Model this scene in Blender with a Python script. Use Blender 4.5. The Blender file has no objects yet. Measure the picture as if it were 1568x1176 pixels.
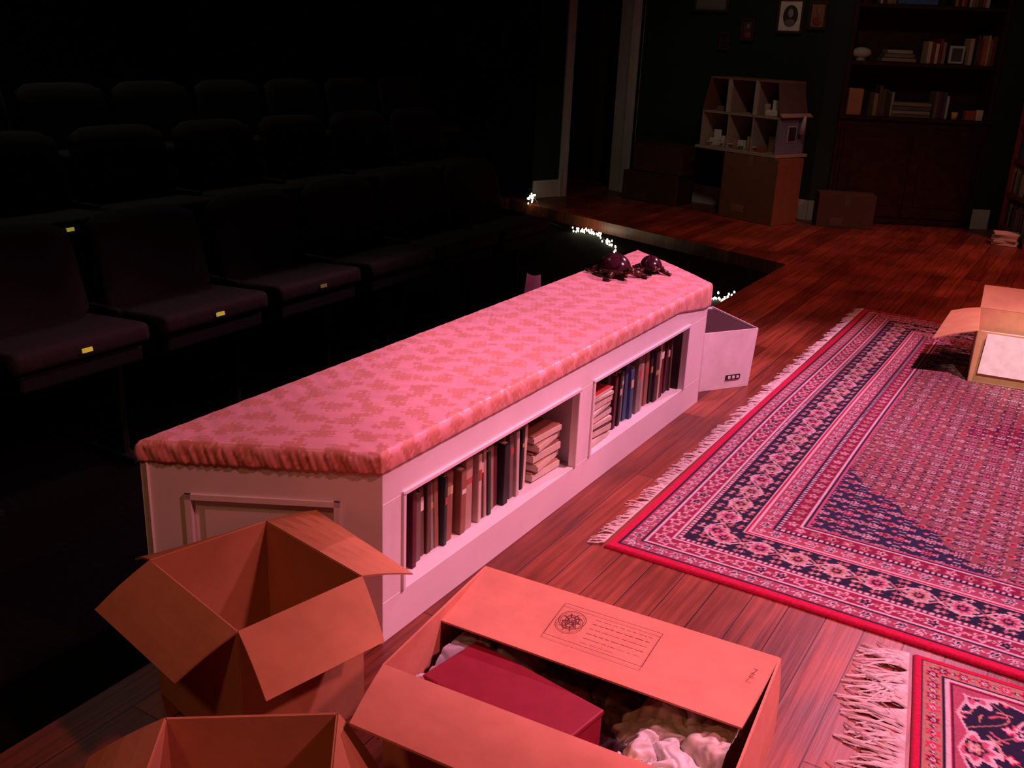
import bpy, bmesh, math, random
import numpy as np
from mathutils import Vector, Matrix
random.seed(7); RNG=np.random.default_rng(5)
SC=bpy.context.scene
COL=bpy.context.collection
try:
    SC.view_settings.view_transform='Standard'
except Exception: pass

# ------------------------------------------------------------------ materials
def mat_new(name):
    m=bpy.data.materials.new(name); m.use_nodes=True
    nt=m.node_tree; b=nt.nodes['Principled BSDF']; return m,nt,b
def add_bump(nt,b,scale,strength,dist=0.01,detail=3,vec=None):
    n=nt.nodes.new('ShaderNodeTexNoise'); n.inputs['Scale'].default_value=scale; n.inputs['Detail'].default_value=detail
    if vec is None:
        t=nt.nodes.new('ShaderNodeTexCoord'); vec=t.outputs['Object']
    nt.links.new(vec,n.inputs['Vector'])
    u=nt.nodes.new('ShaderNodeBump'); u.inputs['Strength'].default_value=strength; u.inputs['Distance'].default_value=dist
    nt.links.new(n.outputs['Fac'],u.inputs['Height']); nt.links.new(u.outputs['Normal'],b.inputs['Normal'])
    return n
def mat_plain(name,col,rough=.6,var=.15,scale=8,bump=.1,metal=0,spec=.5,bscale=60):
    m,nt,b=mat_new(name)
    t=nt.nodes.new('ShaderNodeTexCoord')
    n=nt.nodes.new('ShaderNodeTexNoise'); n.inputs['Scale'].default_value=scale; n.inputs['Detail'].default_value=5
    nt.links.new(t.outputs['Object'],n.inputs['Vector'])
    r=nt.nodes.new('ShaderNodeValToRGB')
    r.color_ramp.elements[0].position=.3; r.color_ramp.elements[1].position=.7
    r.color_ramp.elements[0].color=tuple(c*(1-var) for c in col)+(1,)
    r.color_ramp.elements[1].color=tuple(min(1,c*(1+var)) for c in col)+(1,)
    nt.links.new(n.outputs['Fac'],r.inputs['Fac']); nt.links.new(r.outputs['Color'],b.inputs['Base Color'])
    b.inputs['Roughness'].default_value=rough; b.inputs['Metallic'].default_value=metal
    b.inputs['Specular IOR Level'].default_value=spec
    if bump: add_bump(nt,b,bscale,bump,.004,vec=t.outputs['Object'])
    return m
def mat_vc(name,rough=.6,var=.2,scale=30,bump=.1,bscale=120,spec=.4,alpha_rough=None,sheen=0):
    m,nt,b=mat_new(name)
    a=nt.nodes.new('ShaderNodeAttribute'); a.attribute_name='Col'
    t=nt.nodes.new('ShaderNodeTexCoord')
    n=nt.nodes.new('ShaderNodeTexNoise'); n.inputs['Scale'].default_value=scale; n.inputs['Detail'].default_value=4
    nt.links.new(t.outputs['Object'],n.inputs['Vector'])
    mr=nt.nodes.new('ShaderNodeMapRange'); mr.inputs['From Min'].default_value=.25; mr.inputs['From Max'].default_value=.75
    mr.inputs['To Min'].default_value=1-var; mr.inputs['To Max'].default_value=1+var
    nt.links.new(n.outputs['Fac'],mr.inputs['Value'])
    v=nt.nodes.new('ShaderNodeVectorMath'); v.operation='SCALE'
    nt.links.new(a.outputs['Color'],v.inputs[0]); nt.links.new(mr.outputs['Result'],v.inputs['Scale'])
    nt.links.new(v.outputs['Vector'],b.inputs['Base Color'])
    b.inputs['Roughness'].default_value=rough; b.inputs['Specular IOR Level'].default_value=spec
    if alpha_rough: nt.links.new(a.outputs['Alpha'],b.inputs['Roughness'])
    if sheen: b.inputs['Sheen Weight'].default_value=sheen
    if bump: add_bump(nt,b,bscale,bump,.004,vec=t.outputs['Object'])
    return m
def mat_emit(name,col,s):
    m,nt,b=mat_new(name); b.inputs['Base Color'].default_value=col+(1,)
    b.inputs['Emission Color'].default_value=col+(1,); b.inputs['Emission Strength'].default_value=s
    return m

# ------------------------------------------------------------------ mesh builder
def bevbox(sx,sy,sz,bev,seg):
    bm=bmesh.new(); bmesh.ops.create_cube(bm,size=1)
    bmesh.ops.scale(bm,vec=(sx,sy,sz),verts=bm.verts)
    if bev>0: bmesh.ops.bevel(bm,geom=bm.edges[:],offset=bev,segments=seg,profile=.6,affect='EDGES',clamp_overlap=True)
    v=[tuple(p.co) for p in bm.verts]; bm.verts.index_update(); f=[[q.index for q in p.verts] for p in bm.faces]; bm.free(); return v,f
class MB:
    def __init__(s): s.v=[];s.f=[];s.c=[];s.m=[];s.s=[]
    def add(s,v,f,col=(.5,.5,.5),mi=0,smooth=False,M=None):
        o=len(s.v)
        for p in v:
            p=Vector(p)
            if M is not None: p=M@p
            s.v.append((p.x,p.y,p.z))
        for q in f: s.f.append([o+i for i in q]); s.c.append(col); s.m.append(mi); s.s.append(smooth)
    def box(s,c,d,rz=0,col=(.5,.5,.5),mi=0,bev=0,seg=2,M=None,smooth=False,rx=0,ry=0):
        v,f=bevbox(d[0],d[1],d[2],bev,seg)
        T=Matrix.Translation(c)@Matrix.Rotation(rz,4,'Z')@Matrix.Rotation(ry,4,'Y')@Matrix.Rotation(rx,4,'X')
        if M is not None: T=M@T
        s.add(v,f,col,mi,smooth,T)
    def prism(s,poly,z0,z1,col=(.5,.5,.5),mi=0,M=None):
        n=len(poly); a=sum(poly[i][0]*poly[(i+1)%n][1]-poly[(i+1)%n][0]*poly[i][1] for i in range(n))
        if a<0: poly=poly[::-1]
        v=[(p[0],p[1],z0) for p in poly]+[(p[0],p[1],z1) for p in poly]
        f=[list(range(n))[::-1],list(range(n,2*n))]+[[i,(i+1)%n,n+(i+1)%n,n+i] for i in range(n)]
        s.add(v,f,col,mi,False,M)
    def wallseg(s,a,b,th,z0,z1,col=(.5,.5,.5),mi=0,side=1):
        a=Vector(a);b=Vector(b);d=(b-a).normalized();n=Vector((-d.y,d.x))*side*th
        s.prism([tuple(a),tuple(b),tuple(b+n),tuple(a+n)],z0,z1,col,mi)
    def sheet(s,p,th=.004,col=(.5,.5,.5),mi=0,nu=1,nv=1,bend=0):
        P=[Vector(q) for q in p]; n=((P[1]-P[0]).cross(P[3]-P[0])).normalized()
        V=[];F=[]
        for k in (0,1):
            for i in range(nu+1):
                for j in range(nv+1):
                    u=i/nu;v=j/nv
                    q=(P[0]*(1-u)+P[1]*u)*(1-v)+(P[3]*(1-u)+P[2]*u)*v
                    q=q+n*(bend*math.sin(math.pi*v)*1.0)+n*(th*(.5-k))
                    V.append(tuple(q))
        W=(nu+1)*(nv+1); id=lambda k,i,j:k*W+i*(nv+1)+j
        for i in range(nu):
            for j in range(nv):
                F.append([id(0,i,j),id(0,i+1,j),id(0,i+1,j+1),id(0,i,j+1)])
                F.append([id(1,i,j),id(1,i,j+1),id(1,i+1,j+1),id(1,i+1,j)])
        for i in range(nu):
            F.append([id(0,i,0),id(1,i,0),id(1,i+1,0),id(0,i+1,0)]); F.append([id(0,i,nv),id(0,i+1,nv),id(1,i+1,nv),id(1,i,nv)])
        for j in range(nv):
            F.append([id(0,0,j),id(0,0,j+1),id(1,0,j+1),id(1,0,j)]); F.append([id(0,nu,j),id(1,nu,j),id(1,nu,j+1),id(0,nu,j+1)])
        s.add(V,F,col,mi)
    def sphere(s,c,r,col=(.5,.5,.5),mi=0,M=None,u=12,v=8,zmin=-1.0,bump=0,smooth=True,seed=0):
        V=[];F=[];rr=random.Random(seed)
        for j in range(v+1):
            ph=-math.pi/2+math.pi*j/v
            for i in range(u):
                th=2*math.pi*i/u; x,y,z=math.cos(ph)*math.cos(th),math.cos(ph)*math.sin(th),max(zmin,math.sin(ph))
                k=1+bump*(rr.random()-.5)*2
                V.append((c[0]+r[0]*x*k,c[1]+r[1]*y*k,c[2]+r[2]*z*k))
        for j in range(v):
            for i in range(u): F.append([j*u+i,j*u+(i+1)%u,(j+1)*u+(i+1)%u,(j+1)*u+i])
        s.add(V,F,col,mi,smooth,M)
    def cyl(s,p0,p1,r0,r1,col=(.5,.5,.5),mi=0,n=10,M=None,smooth=True):
        p0=Vector(p0);p1=Vector(p1);d=(p1-p0).normalized();a=d.orthogonal().normalized();b=d.cross(a)
        V=[]
        for p,r in((p0,r0),(p1,r1)):
            for i in range(n): t=2*math.pi*i/n; V.append(tuple(p+a*r*math.cos(t)+b*r*math.sin(t)))
        F=[[i,(i+1)%n,n+(i+1)%n,n+i] for i in range(n)]+[list(range(n))[::-1],list(range(n,2*n))]
        s.add(V,F,col,mi,smooth,M)
    def obj(s,name,mats,parent=None):
        me=bpy.data.meshes.new(name); me.from_pydata(s.v,[],s.f); me.update()
        for m in mats: me.materials.append(m)
        me.polygons.foreach_set('material_index',s.m); me.polygons.foreach_set('use_smooth',s.s)
        ca=me.color_attributes.new('Col','FLOAT_COLOR','CORNER'); buf=[]
        for q,c in zip(s.f,s.c):
            c4=tuple(c) if len(c)==4 else tuple(c)+(1,); buf.extend(c4*len(q))
        ca.data.foreach_set('color',buf)
        o=bpy.data.objects.new(name,me); COL.objects.link(o)
        if parent: o.parent=parent
        return o
def empty(name,loc=(0,0,0)):
    e=bpy.data.objects.new(name,None); e.location=loc; e.empty_display_size=.1; COL.objects.link(e); return e
def grid_obj(name,X,Y,Z,C,mat,parent=None,smooth=True,skirt=None):
    n,m=X.shape
    V=np.stack([X,Y,Z],-1).reshape(-1,3); CC=C.reshape(-1,4)
    idx=np.arange(n*m).reshape(n,m)
    F=np.stack([idx[:-1,:-1],idx[1:,:-1],idx[1:,1:],idx[:-1,1:]],-1).reshape(-1,4)
    if skirt is not None:
        per=np.concatenate([idx[:,0],idx[-1,1:],idx[-2::-1,-1],idx[0,-2:0:-1]])
        L=len(per); prev=per
        for (fn) in skirt:
            nv,nc=fn(V[per],CC[per]); st=len(V); V=np.concatenate([V,nv]); CC=np.concatenate([CC,nc]); cur=np.arange(st,st+L)
            nx=np.roll(prev,-1); cx=np.roll(cur,-1)
            F=np.concatenate([F,np.stack([prev,cur,cx,nx],-1)]); prev=cur
    me=bpy.data.meshes.new(name); me.vertices.add(len(V)); me.vertices.foreach_set('co',V.astype(np.float32).ravel())
    me.loops.add(len(F)*4); me.polygons.add(len(F))
    me.loops.foreach_set('vertex_index',F.astype(np.int32).ravel())
    me.polygons.foreach_set('loop_start',np.arange(0,len(F)*4,4,dtype=np.int32))
    me.update(calc_edges=True); me.validate()
    me.polygons.foreach_set('use_smooth',np.full(len(F),smooth))
    ca=me.color_attributes.new('Col','FLOAT_COLOR','POINT'); ca.data.foreach_set('color',CC.astype(np.float32).ravel())
    me.materials.append(mat)
    o=bpy.data.objects.new(name,me); COL.objects.link(o)
    if parent: o.parent=parent
    return o

VC=mat_vc('painted_mixed',.6,.12,25,.05)
# ------------------------------------------------------------------ floor
def mat_floor():
    m,nt,b=mat_new('red_wood_planks')
    t=nt.nodes.new('ShaderNodeTexCoord'); s=nt.nodes.new('ShaderNodeSeparateXYZ'); c=nt.nodes.new('ShaderNodeCombineXYZ')
    nt.links.new(t.outputs['Object'],s.inputs[0]); nt.links.new(s.outputs['Y'],c.inputs['X']); nt.links.new(s.outputs['X'],c.inputs['Y'])
    br=nt.nodes.new('ShaderNodeTexBrick'); br.offset=.37
    for k,v in {'Scale':1,'Mortar Size':.0018,'Mortar Smooth':.3,'Bias':-.1,'Brick Width':1.9,'Row Height':.105}.items(): br.inputs[k].default_value=v
    br.inputs['Color1'].default_value=(.15,.034,.018,1); br.inputs['Color2'].default_value=(.30,.080,.042,1); br.inputs['Mortar'].default_value=(.015,.004,.003,1)
    nt.links.new(c.outputs[0],br.inputs['Vector'])
    mp=nt.nodes.new('ShaderNodeMapping'); mp.inputs['Scale'].default_value=(60,2.5,1); nt.links.new(t.outputs['Object'],mp.inputs['Vector'])
    n=nt.nodes.new('ShaderNodeTexNoise'); n.inputs['Scale'].default_value=1; n.inputs['Detail'].default_value=6; nt.links.new(mp.outputs[0],n.inputs['Vector'])
    n2=nt.nodes.new('ShaderNodeTexNoise'); n2.inputs['Scale'].default_value=2.2; n2.inputs['Detail'].default_value=4; nt.links.new(t.outputs['Object'],n2.inputs['Vector'])
    ad=nt.nodes.new('ShaderNodeMath'); ad.operation='MULTIPLY'; nt.links.new(n.outputs['Fac'],ad.inputs[0]); nt.links.new(n2.outputs['Fac'],ad.inputs[1])
    mr=nt.nodes.new('ShaderNodeMapRange'); mr.inputs['From Min'].default_value=.1; mr.inputs['From Max'].default_value=.42; mr.inputs['To Min'].default_value=.40; mr.inputs['To Max'].default_value=1.6
    nt.links.new(ad.outputs[0],mr.inputs['Value'])
    v=nt.nodes.new('ShaderNodeVectorMath'); v.operation='SCALE'; nt.links.new(br.outputs['Color'],v.inputs[0]); nt.links.new(mr.outputs['Result'],v.inputs['Scale'])
    nt.links.new(v.outputs['Vector'],b.inputs['Base Color'])
    b.inputs['Specular IOR Level'].default_value=.3
    r=nt.nodes.new('ShaderNodeMapRange'); r.inputs['To Min'].default_value=.26; r.inputs['To Max'].default_value=.52; nt.links.new(n2.outputs['Fac'],r.inputs['Value']); nt.links.new(r.outputs['Result'],b.inputs['Roughness'])
    u=nt.nodes.new('ShaderNodeBump'); u.inputs['Strength'].default_value=.35; u.inputs['Distance'].default_value=.002
    mx=nt.nodes.new('ShaderNodeMath'); mx.operation='SUBTRACT'; nt.links.new(n.outputs['Fac'],mx.inputs[0]); nt.links.new(br.outputs['Fac'],mx.inputs[1])
    nt.links.new(mx.outputs[0],u.inputs['Height']); nt.links.new(u.outputs['Normal'],b.inputs['Normal'])
    return m
FLOOR=mat_floor()
CARPET=mat_plain('black_carpet',(.004,.0037,.004),.95,.3,40,.3,spec=.05)
GREEN=mat_plain('dark_green_wall',(.005,.019,.015),.75,.2,3,.1)
BLACKW=mat_plain('black_wall',(.003,.003,.003),.95,.3,3,.1,spec=.1)
TRIM=mat_plain('grey_white_trim',(.62,.58,.54),.5,.08,6,.05)
WOODD=mat_plain('dark_bookcase_wood',(.036,.014,.009),.5,.35,14,.1,spec=.3)
b=MB(); b.prism([(-1.78,-3),(-1.78,1.41),(-1.905,1.43),(-1.905,7.20),(-4.41,8.07),(-4.98,8.30),(-7.6,8.30),(-7.6,12.6),(4,12.6),(4,-3)],-.1,0)
b.obj('floor',[FLOOR])
b=MB()
b.box((-4.0,4.8,-.13),(12,15.6,.06)); b.obj('floor_house',[CARPET])
b=MB(); b.box((-5.68,2.0,0),(4.0,9.4,.20)); b.obj('floor_riser_lower',[CARPET])
b=MB(); b.box((-6.05,2.0,.18),(3.2,9.4,.16)); b.obj('floor_riser_upper',[CARPET])
# walls
A=(-2.35,9.35);B=(-.90,10.10);D=(-4.38,9.74)
ab=(Vector(B)-Vector(A)).normalized()
def onAB(s,off=0):
    n=Vector((-ab.y,ab.x)); q=Vector(A)+ab*s+n*off; return (q.x,q.y)
b=MB(); b.wallseg(D,A,.12,0,3.6); b.wallseg(A,onAB(.16),.12,0,3.6); b.wallseg(onAB(1.50),onAB(2.4),.12,0,3.6); b.wallseg(onAB(.16),onAB(1.50),.12,2.5,3.6)
b.obj('wall_back',[GREEN])
dw=(Vector(D)-Vector((-4.86,8.53))).normalized()
def onW(s,off=0):
    n=Vector((-dw.y,dw.x)); q=Vector((-4.86,8.53))+dw*s+n*off; return (q.x,q.y)
b=MB(); b.wallseg(onW(0),onW(.37),.12,0,3.6); b.wallseg(onW(.37),onW(1.22),.12,2.25,3.6); b.wallseg(onW(1.22),onW(1.32),.12,0,3.6)
b.obj('wall_left',[GREEN])
b=MB()
for (s0,s1,z0,z1) in ((.33,.40,0,2.3),(1.17,1.26,0,2.3),(.33,1.26,2.2,2.3)):
    b.wallseg(onW(s0,-.03),onW(s1,-.03),.18,z0,z1)
    if z0==0: b.wallseg(onW(s0-.012,-.04),onW(s0+.014,-.04),.02,z0,z1); b.wallseg(onW(s1-.014,-.04),onW(s1+.012,-.04),.02,z0,z1)
b.wallseg(onW(1.31,-.05),onW(1.35,-.05),.1,0,3.4)
b.obj('trim_1',[mat_plain('dim_grey_trim',(.58,.54,.50),.5,.08,6,.05)])
b=MB(); b.wallseg(onW(0,-.018),onW(.33,-.018),.018,0,.17); b.obj('baseboard_left',[TRIM])
b=MB(); b.wallseg(onAB(0,-.02),onAB(.155,-.02),.02,0,.18); b.wallseg(onAB(1.50,-.02),onAB(1.66,-.02),.02,0,.18)
b.wallseg((D[0]+.03,D[1]-.025),(A[0]-.0,A[1]-.02),.018,0,.18)
b.obj('baseboard_back',[TRIM])
b=MB(); b.box((-7.6,4.8,2),(.1,15.7,4.6)); b.obj('wall_house_left',[BLACKW])
b=MB(); b.box((-1.8,12.65,2),(11.7,.1,4.6)); b.obj('wall_house_back',[BLACKW])
b=MB(); b.box((4.05,4.8,2),(.1,15.7,4.6)); b.obj('wall_house_right',[BLACKW])
b=MB(); b.box((-1.8,-3.05,2),(11.7,.1,4.6)); b.obj('wall_house_front',[BLACKW])
b=MB(); b.wallseg((-7.55,8.35),(-4.88,8.5),.06,-.1,4.3); b.obj('wall_curtain',[BLACKW])
b=MB(); b.box((-1.8,4.8,4.6),(11.7,15.7,.1)); b.obj('ceiling',[BLACKW])

# ------------------------------------------------------------------ bench
WHITE=mat_plain('cream_white_paint',(.76,.71,.72),.42,.05,5,.06,bscale=35)
bench=empty('window_seat_bench')
F1=(-1.36,1.72);F2=(-1.36,3.96);B2=(-1.90,4.40);B1=(-1.88,1.43)
b=MB()
def fr(y0,y1,z0,z1,x0=-1.382,x1=-1.36): b.box(((x0+x1)/2,(y0+y1)/2,(z0+z1)/2),(x1-x0,y1-y0,z1-z0),bev=.0015,seg=1)
fr(1.72,3.96,0,.12); fr(1.72,3.96,.40,.50)
fr(1.72,1.81,.12,.40); fr(2.765,2.885,.12,.40); fr(3.755,3.96,.12,.40)
for (y0,y1) in ((1.81,2.765),(2.885,3.755)):   # raised lip
    fr(y0-.012,y1+.012,.395,.407,-1.365,-1.353); fr(y0-.012,y0,.12,.40,-1.365,-1.353); fr(y1,y1+.012,.12,.40,-1.365,-1.353)
b.prism([(-1.382,1.74),(-1.382,3.94),(-1.88,4.36),(-1.865,1.46)],.095,.115)
b.prism([F1,F2,B2,B1],.485,.503)
b.wallseg(B1,B2,.02,0,.49,side=-1)
b.prism([(-1.382,2.80),(-1.382,2.85),(-1.86,2.85),(-1.86,2.80)],.115,.485)
def endpanel(p,q,side):
    P=Vector(p);Q=Vector(q);L=(Q-P).length;d=(Q-P)/L;n=Vector((-d.y,d.x))*side
    def seg(s0,s1,z0,z1,o0,th):
        a=P+d*s0+n*o0;c=P+d*s1+n*o0
        b.prism([tuple(a),tuple(c),tuple(c+n*th),tuple(a+n*th)],z0,z1)
    seg(0,L,0,.5,.012,.012)
    seg(0,.115,0,.5,-.003,.016); seg(L-.115,L,0,.5,-.003,.016); seg(.115,L-.115,.395,.5,-.003,.016); seg(.115,L-.115,0,.1,-.003,.016)
    for s0,s1,z0,z1 in ((.105,.12,.09,.405),(L-.12,L-.105,.09,.405),(.105,L-.105,.390,.405),(.105,L-.105,.09,.105)): seg(s0,s1,z0,z1,-.009,.02)
    seg(.15,L-.15,.13,.36,.004,.012)
endpanel(F1,B1,-1); endpanel(F2,B2,1)
b.obj('carcass',[WHITE],bench)

# cushion heightfield
def hsh(i,j,k=0):
    return np.modf(np.abs(np.sin(i*12.9898+j*78.233+k*37.719)*43758.5453))[0]
nS,nT=170,720
s=np.linspace(0,1,nS)[:,None]; t=np.linspace(0,1,nT)[None,:]
q00=np.array((-1.356,1.710));q10=np.array((-1.880,1.422));q01=np.array((-1.356,3.985));q11=np.array((-1.908,4.425))
XY=(q00*(1-s[...,None])+q10*s[...,None])*(1-t[...,None])+(q01*(1-s[...,None])+q11*s[...,None])*t[...,None]
X=XY[...,0];Y=XY[...,1]
W=.55;L=2.6
d=np.minimum(np.minimum(s*W,(1-s)*W),np.minimum(t*L,(1-t)*L))*np.ones_like(X)
e=np.clip(d/.014,0,1); Z=.533+.009*np.sqrt(1-(1-e)**2.2)+.004*np.sin(np.pi*s)
Z=Z+(.0012*np.sin(X*21+1.3*np.sin(Y*5))*np.sin(Y*47+3*np.sin(X*9))+.0009*np.sin(Y*110+6*np.sin(X*14)))*e
def cush_col(X,Y):
    cx,cy=.100,.104
    i=np.floor(X/cx); yy=Y+np.where(i%2==0,0,cy/2); j=np.floor(yy/cy)
    lx=X-(i+.5)*cx; ly=yy-(j+.5)*cy
    h=hsh(i,j)
    r=np.hypot(lx,ly*1.05); th=np.arctan2(ly,lx)
    rag=.005*np.sin(X*310+Y*170)+.005*np.sin(Y*290-X*210)
    m1=r+rag<.036*(.88+.14*np.cos(5*th+h*6))
    vein=np.abs(np.sin(2.5*th+h*3))<.10
    vein&=(r>.012)
    l2=np.hypot(lx-.042*np.cos(h*6.28),ly-.042*np.sin(h*6.28))+rag*.8<.018
    l3=np.hypot(lx-.044*np.cos(h*6.28+2.2),ly-.044*np.sin(h*6.28+2.2))+rag*.8<.015
    m=(m1&~vein)|l2|l3
    base=np.array((.90,.44,.50)); mot=np.array((.66,.27,.22))
    C=np.where(m[...,None],mot,base)*(1+.05*np.sin(Y*900)[...,None])
    R=np.where(m,.55,.30)
    return np.concatenate([C,R[...,None]],-1)
C=cush_col(X,Y)
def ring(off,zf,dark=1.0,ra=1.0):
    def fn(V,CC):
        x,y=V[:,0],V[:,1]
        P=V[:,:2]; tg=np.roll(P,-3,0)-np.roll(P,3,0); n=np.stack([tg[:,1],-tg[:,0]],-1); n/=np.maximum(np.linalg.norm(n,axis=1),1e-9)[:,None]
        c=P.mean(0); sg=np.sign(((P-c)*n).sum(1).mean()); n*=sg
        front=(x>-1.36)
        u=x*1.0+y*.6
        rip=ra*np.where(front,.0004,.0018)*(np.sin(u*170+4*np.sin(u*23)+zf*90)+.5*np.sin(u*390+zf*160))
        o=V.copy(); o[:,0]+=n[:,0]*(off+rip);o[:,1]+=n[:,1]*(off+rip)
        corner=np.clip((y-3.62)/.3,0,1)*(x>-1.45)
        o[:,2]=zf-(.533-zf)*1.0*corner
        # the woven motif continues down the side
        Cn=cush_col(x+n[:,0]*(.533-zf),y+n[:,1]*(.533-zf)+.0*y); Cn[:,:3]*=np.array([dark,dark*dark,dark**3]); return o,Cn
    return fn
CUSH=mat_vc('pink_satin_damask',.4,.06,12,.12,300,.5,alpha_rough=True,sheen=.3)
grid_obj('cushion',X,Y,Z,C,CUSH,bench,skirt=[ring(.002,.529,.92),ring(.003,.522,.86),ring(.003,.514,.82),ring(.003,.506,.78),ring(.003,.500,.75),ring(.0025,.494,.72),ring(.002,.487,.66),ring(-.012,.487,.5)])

# ------------------------------------------------------------------ books
PAGE=(.62,.54,.42)
BK=[(.02,.02,.02),(.30,.20,.12),(.55,.42,.28),(.06,.03,.03),(.20,.03,.03),(.5,.45,.38),(.06,.10,.20),(.12,.06,.04),(.6,.5,.4),(.035,.05,.04),(.26,.12,.07),(.42,.30,.22),(.10,.02,.03),(.16,.12,.09),(.22,.2,.17)]
def book(b,M,th,h,dp,col,lean=0):
    T=M@Matrix.Rotation(lean,4,'X')
    b.box((-dp/2,0,h/2),(dp,th,h),col=col,bev=min(.002,th*.2),seg=1,M=T)
    b.box((-dp/2-.002,0,h/2),(dp-.008,th*.72,h+.0012),col=PAGE,M=T)
    if random.random()<.6:
        c2=random.choice([(.6,.5,.35),(.4,.08,.06),(.7,.68,.62),(.4,.3,.1)])
        zz=random.uniform(.55,.8)*h
        b.box((0,0,zz),(.002,th*.8,h*random.uniform(.05,.18)),col=c2,M=T)
def row(b,x,y0,y1,z,hmax,hmin=.15,M0=Matrix.Identity(4),dp=(.13,.19),jit=.02):
    y=y0
    while y<y1:
        th=random.uniform(.012,.036); h=random.uniform(hmin,hmax)
        if y+th>y1: break
        book(b,M0@Matrix.Translation((x-random.uniform(0,jit),y+th/2,z)),th-.001,h,random.uniform(*dp),random.choice(BK),random.uniform(-.03,.06))
        y+=th+random.uniform(.0005,.005)
b=MB()
row(b,-1.402,1.815,2.56,.115,.268,.20,jit=.03)
for k,(th,c) in enumerate([(.035,(.35,.2,.1)),(.03,(.5,.36,.22)),(.04,(.2,.09,.05)),(.03,(.45,.3,.2)),(.03,(.25,.1,.06))]):
    z=.115+sum([.035,.03,.04,.03,.03][:k])
    b.box((-1.50,2.665,z+th/2),(.17,.17,th-.002),rz=.15*(k%2)-.05,col=c,bev=.002,seg=1); b.box((-1.495,2.665,z+th/2),(.171,.172,th*.6),rz=.15*(k%2)-.05,col=PAGE)
zz=.115
for k,(th,c) in enumerate([(.03,(.6,.55,.5)),(.035,(.08,.05,.05)),(.025,(.65,.6,.55)),(.03,(.12,.1,.1)),(.02,(.7,.68,.66)),(.03,(.25,.2,.15)),(.018,(.75,.74,.74)),(.012,(.5,.04,.04))]):
    r=random.uniform(-.15,.15)
    b.box((-1.49,3.01,zz+th/2),(.2,.19,th-.002),rz=r,col=c,bev=.002,seg=1); b.box((-1.49,3.01,zz+th/2),(.203,.193,th*.6),rz=r,col=PAGE); zz+=th
b.box((-1.49,3.01,zz+.001),(.12,.1,.002),rz=.1,col=(.8,.78,.78)); 
row(b,-1.40,3.13,3.74,.115,.265,.20)
b.obj('shelf_books',[VC])

# ------------------------------------------------------------------ theatre seats
SEATC=mat_vc('seat_upholstery',.8,.25,60,.25,250,.25)
def seat_mesh():
    b=MB(); br=(.022,.017,.014); met=(.005,.005,.005); arm=(.012,.009,.008)
    n,m=14,12; V=[];F=[]
    for k in (0,1):
        for i in range(n+1):
            for j in range(m+1):
                u=i/n*2-1; v=j/m
                hw=.274-.018*v
                top=.905-.016*abs(u)**4*1.5
                y=u*hw; z=.34+(top-.34)*v
                if abs(u)>.85 and v>.9: z-=.012
                x=-.02-.12*v+.035*u*u
                th=.040*(1-abs(u)**6*.7)*(1-(abs(2*v-1))**8*.7)
                V.append((x+(th if k==0 else -th*.6),y,z))
    W=(n+1)*(m+1); id=lambda k,i,j:k*W+i*(m+1)+j
    for i in range(n):
        for j in range(m):
            F.append([id(0,i,j),id(0,i+1,j),id(0,i+1,j+1),id(0,i,j+1)]); F.append([id(1,i,j),id(1,i,j+1),id(1,i+1,j+1),id(1,i+1,j)])
    for i in range(n):
        F.append([id(0,i,0),id(1,i,0),id(1,i+1,0),id(0,i+1,0)]); F.append([id(0,i,m),id(0,i+1,m),id(1,i+1,m),id(1,i,m)])
    for j in range(m):
        F.append([id(0,0,j),id(0,0,j+1),id(1,0,j+1),id(1,0,j)]); F.append([id(0,n,j),id(1,n,j),id(1,n,j+1),id(0,n,j+1)])
    b.add(V,F,br,0,True)
    b.box((.125,0,.545),(.37,.53,.075),col=br,bev=.032,seg=4,smooth=True,ry=-.07)
    b.box((.125,0,.485),(.33,.47,.06),col=met,bev=.01)
    for sy in (-.287,.287):
        b.box((.00,sy,.29),(.16,.020,.58),col=met,bev=.006)
        b.box((.02,sy,.585),(.18,.024,.022),col=arm,bev=.009,seg=3,smooth=True)
        b.box((.02,sy,.012),(.26,.05,.024),col=met,bev=.004)
        b.cyl((.04,sy,.45),(.04,sy*.85,.45),.03,.03,met)
    return b
sm=seat_mesh(); first=sm.obj('theater_seat',[SEATC]); me=first.data; cnt=0
TAGM=mat_emit('yellow_seat_tag_glow',(.75,.62,.06),.34)  # tag is no lamp; its brightness is put in as a weak glow
TAGD=mat_emit('faint_seat_tag_glow',(.35,.28,.05),.10)  # same tag with less glow, for the ones that look fainter
rows=[(-3.08,-.09,[2.52+.58*k for k in range(-4,5)],{3:0,4:0,5:1}),(-3.88,.13,[3.06+.58*k for k in range(-5,5)],{4:0,5:1}),(-4.68,.27,[3.35+.58*k for k in range(-5,6)],{})]
for (x,z,ys,tags) in rows:
    for k,y in enumerate(ys):
        o=first if cnt==0 else bpy.data.objects.new('theater_seat',me)
        if cnt: COL.objects.link(o)
        o.location=(x,y,z); cnt+=1
        if k in tags:
            tb=MB(); tb.box((.312,0,.555),(.006,.038,.015),col=(.7,.6,.1),bev=.001,ry=-.2)
            tb.obj('number_tag',[TAGD if tags[k] else TAGM],o)
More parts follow.
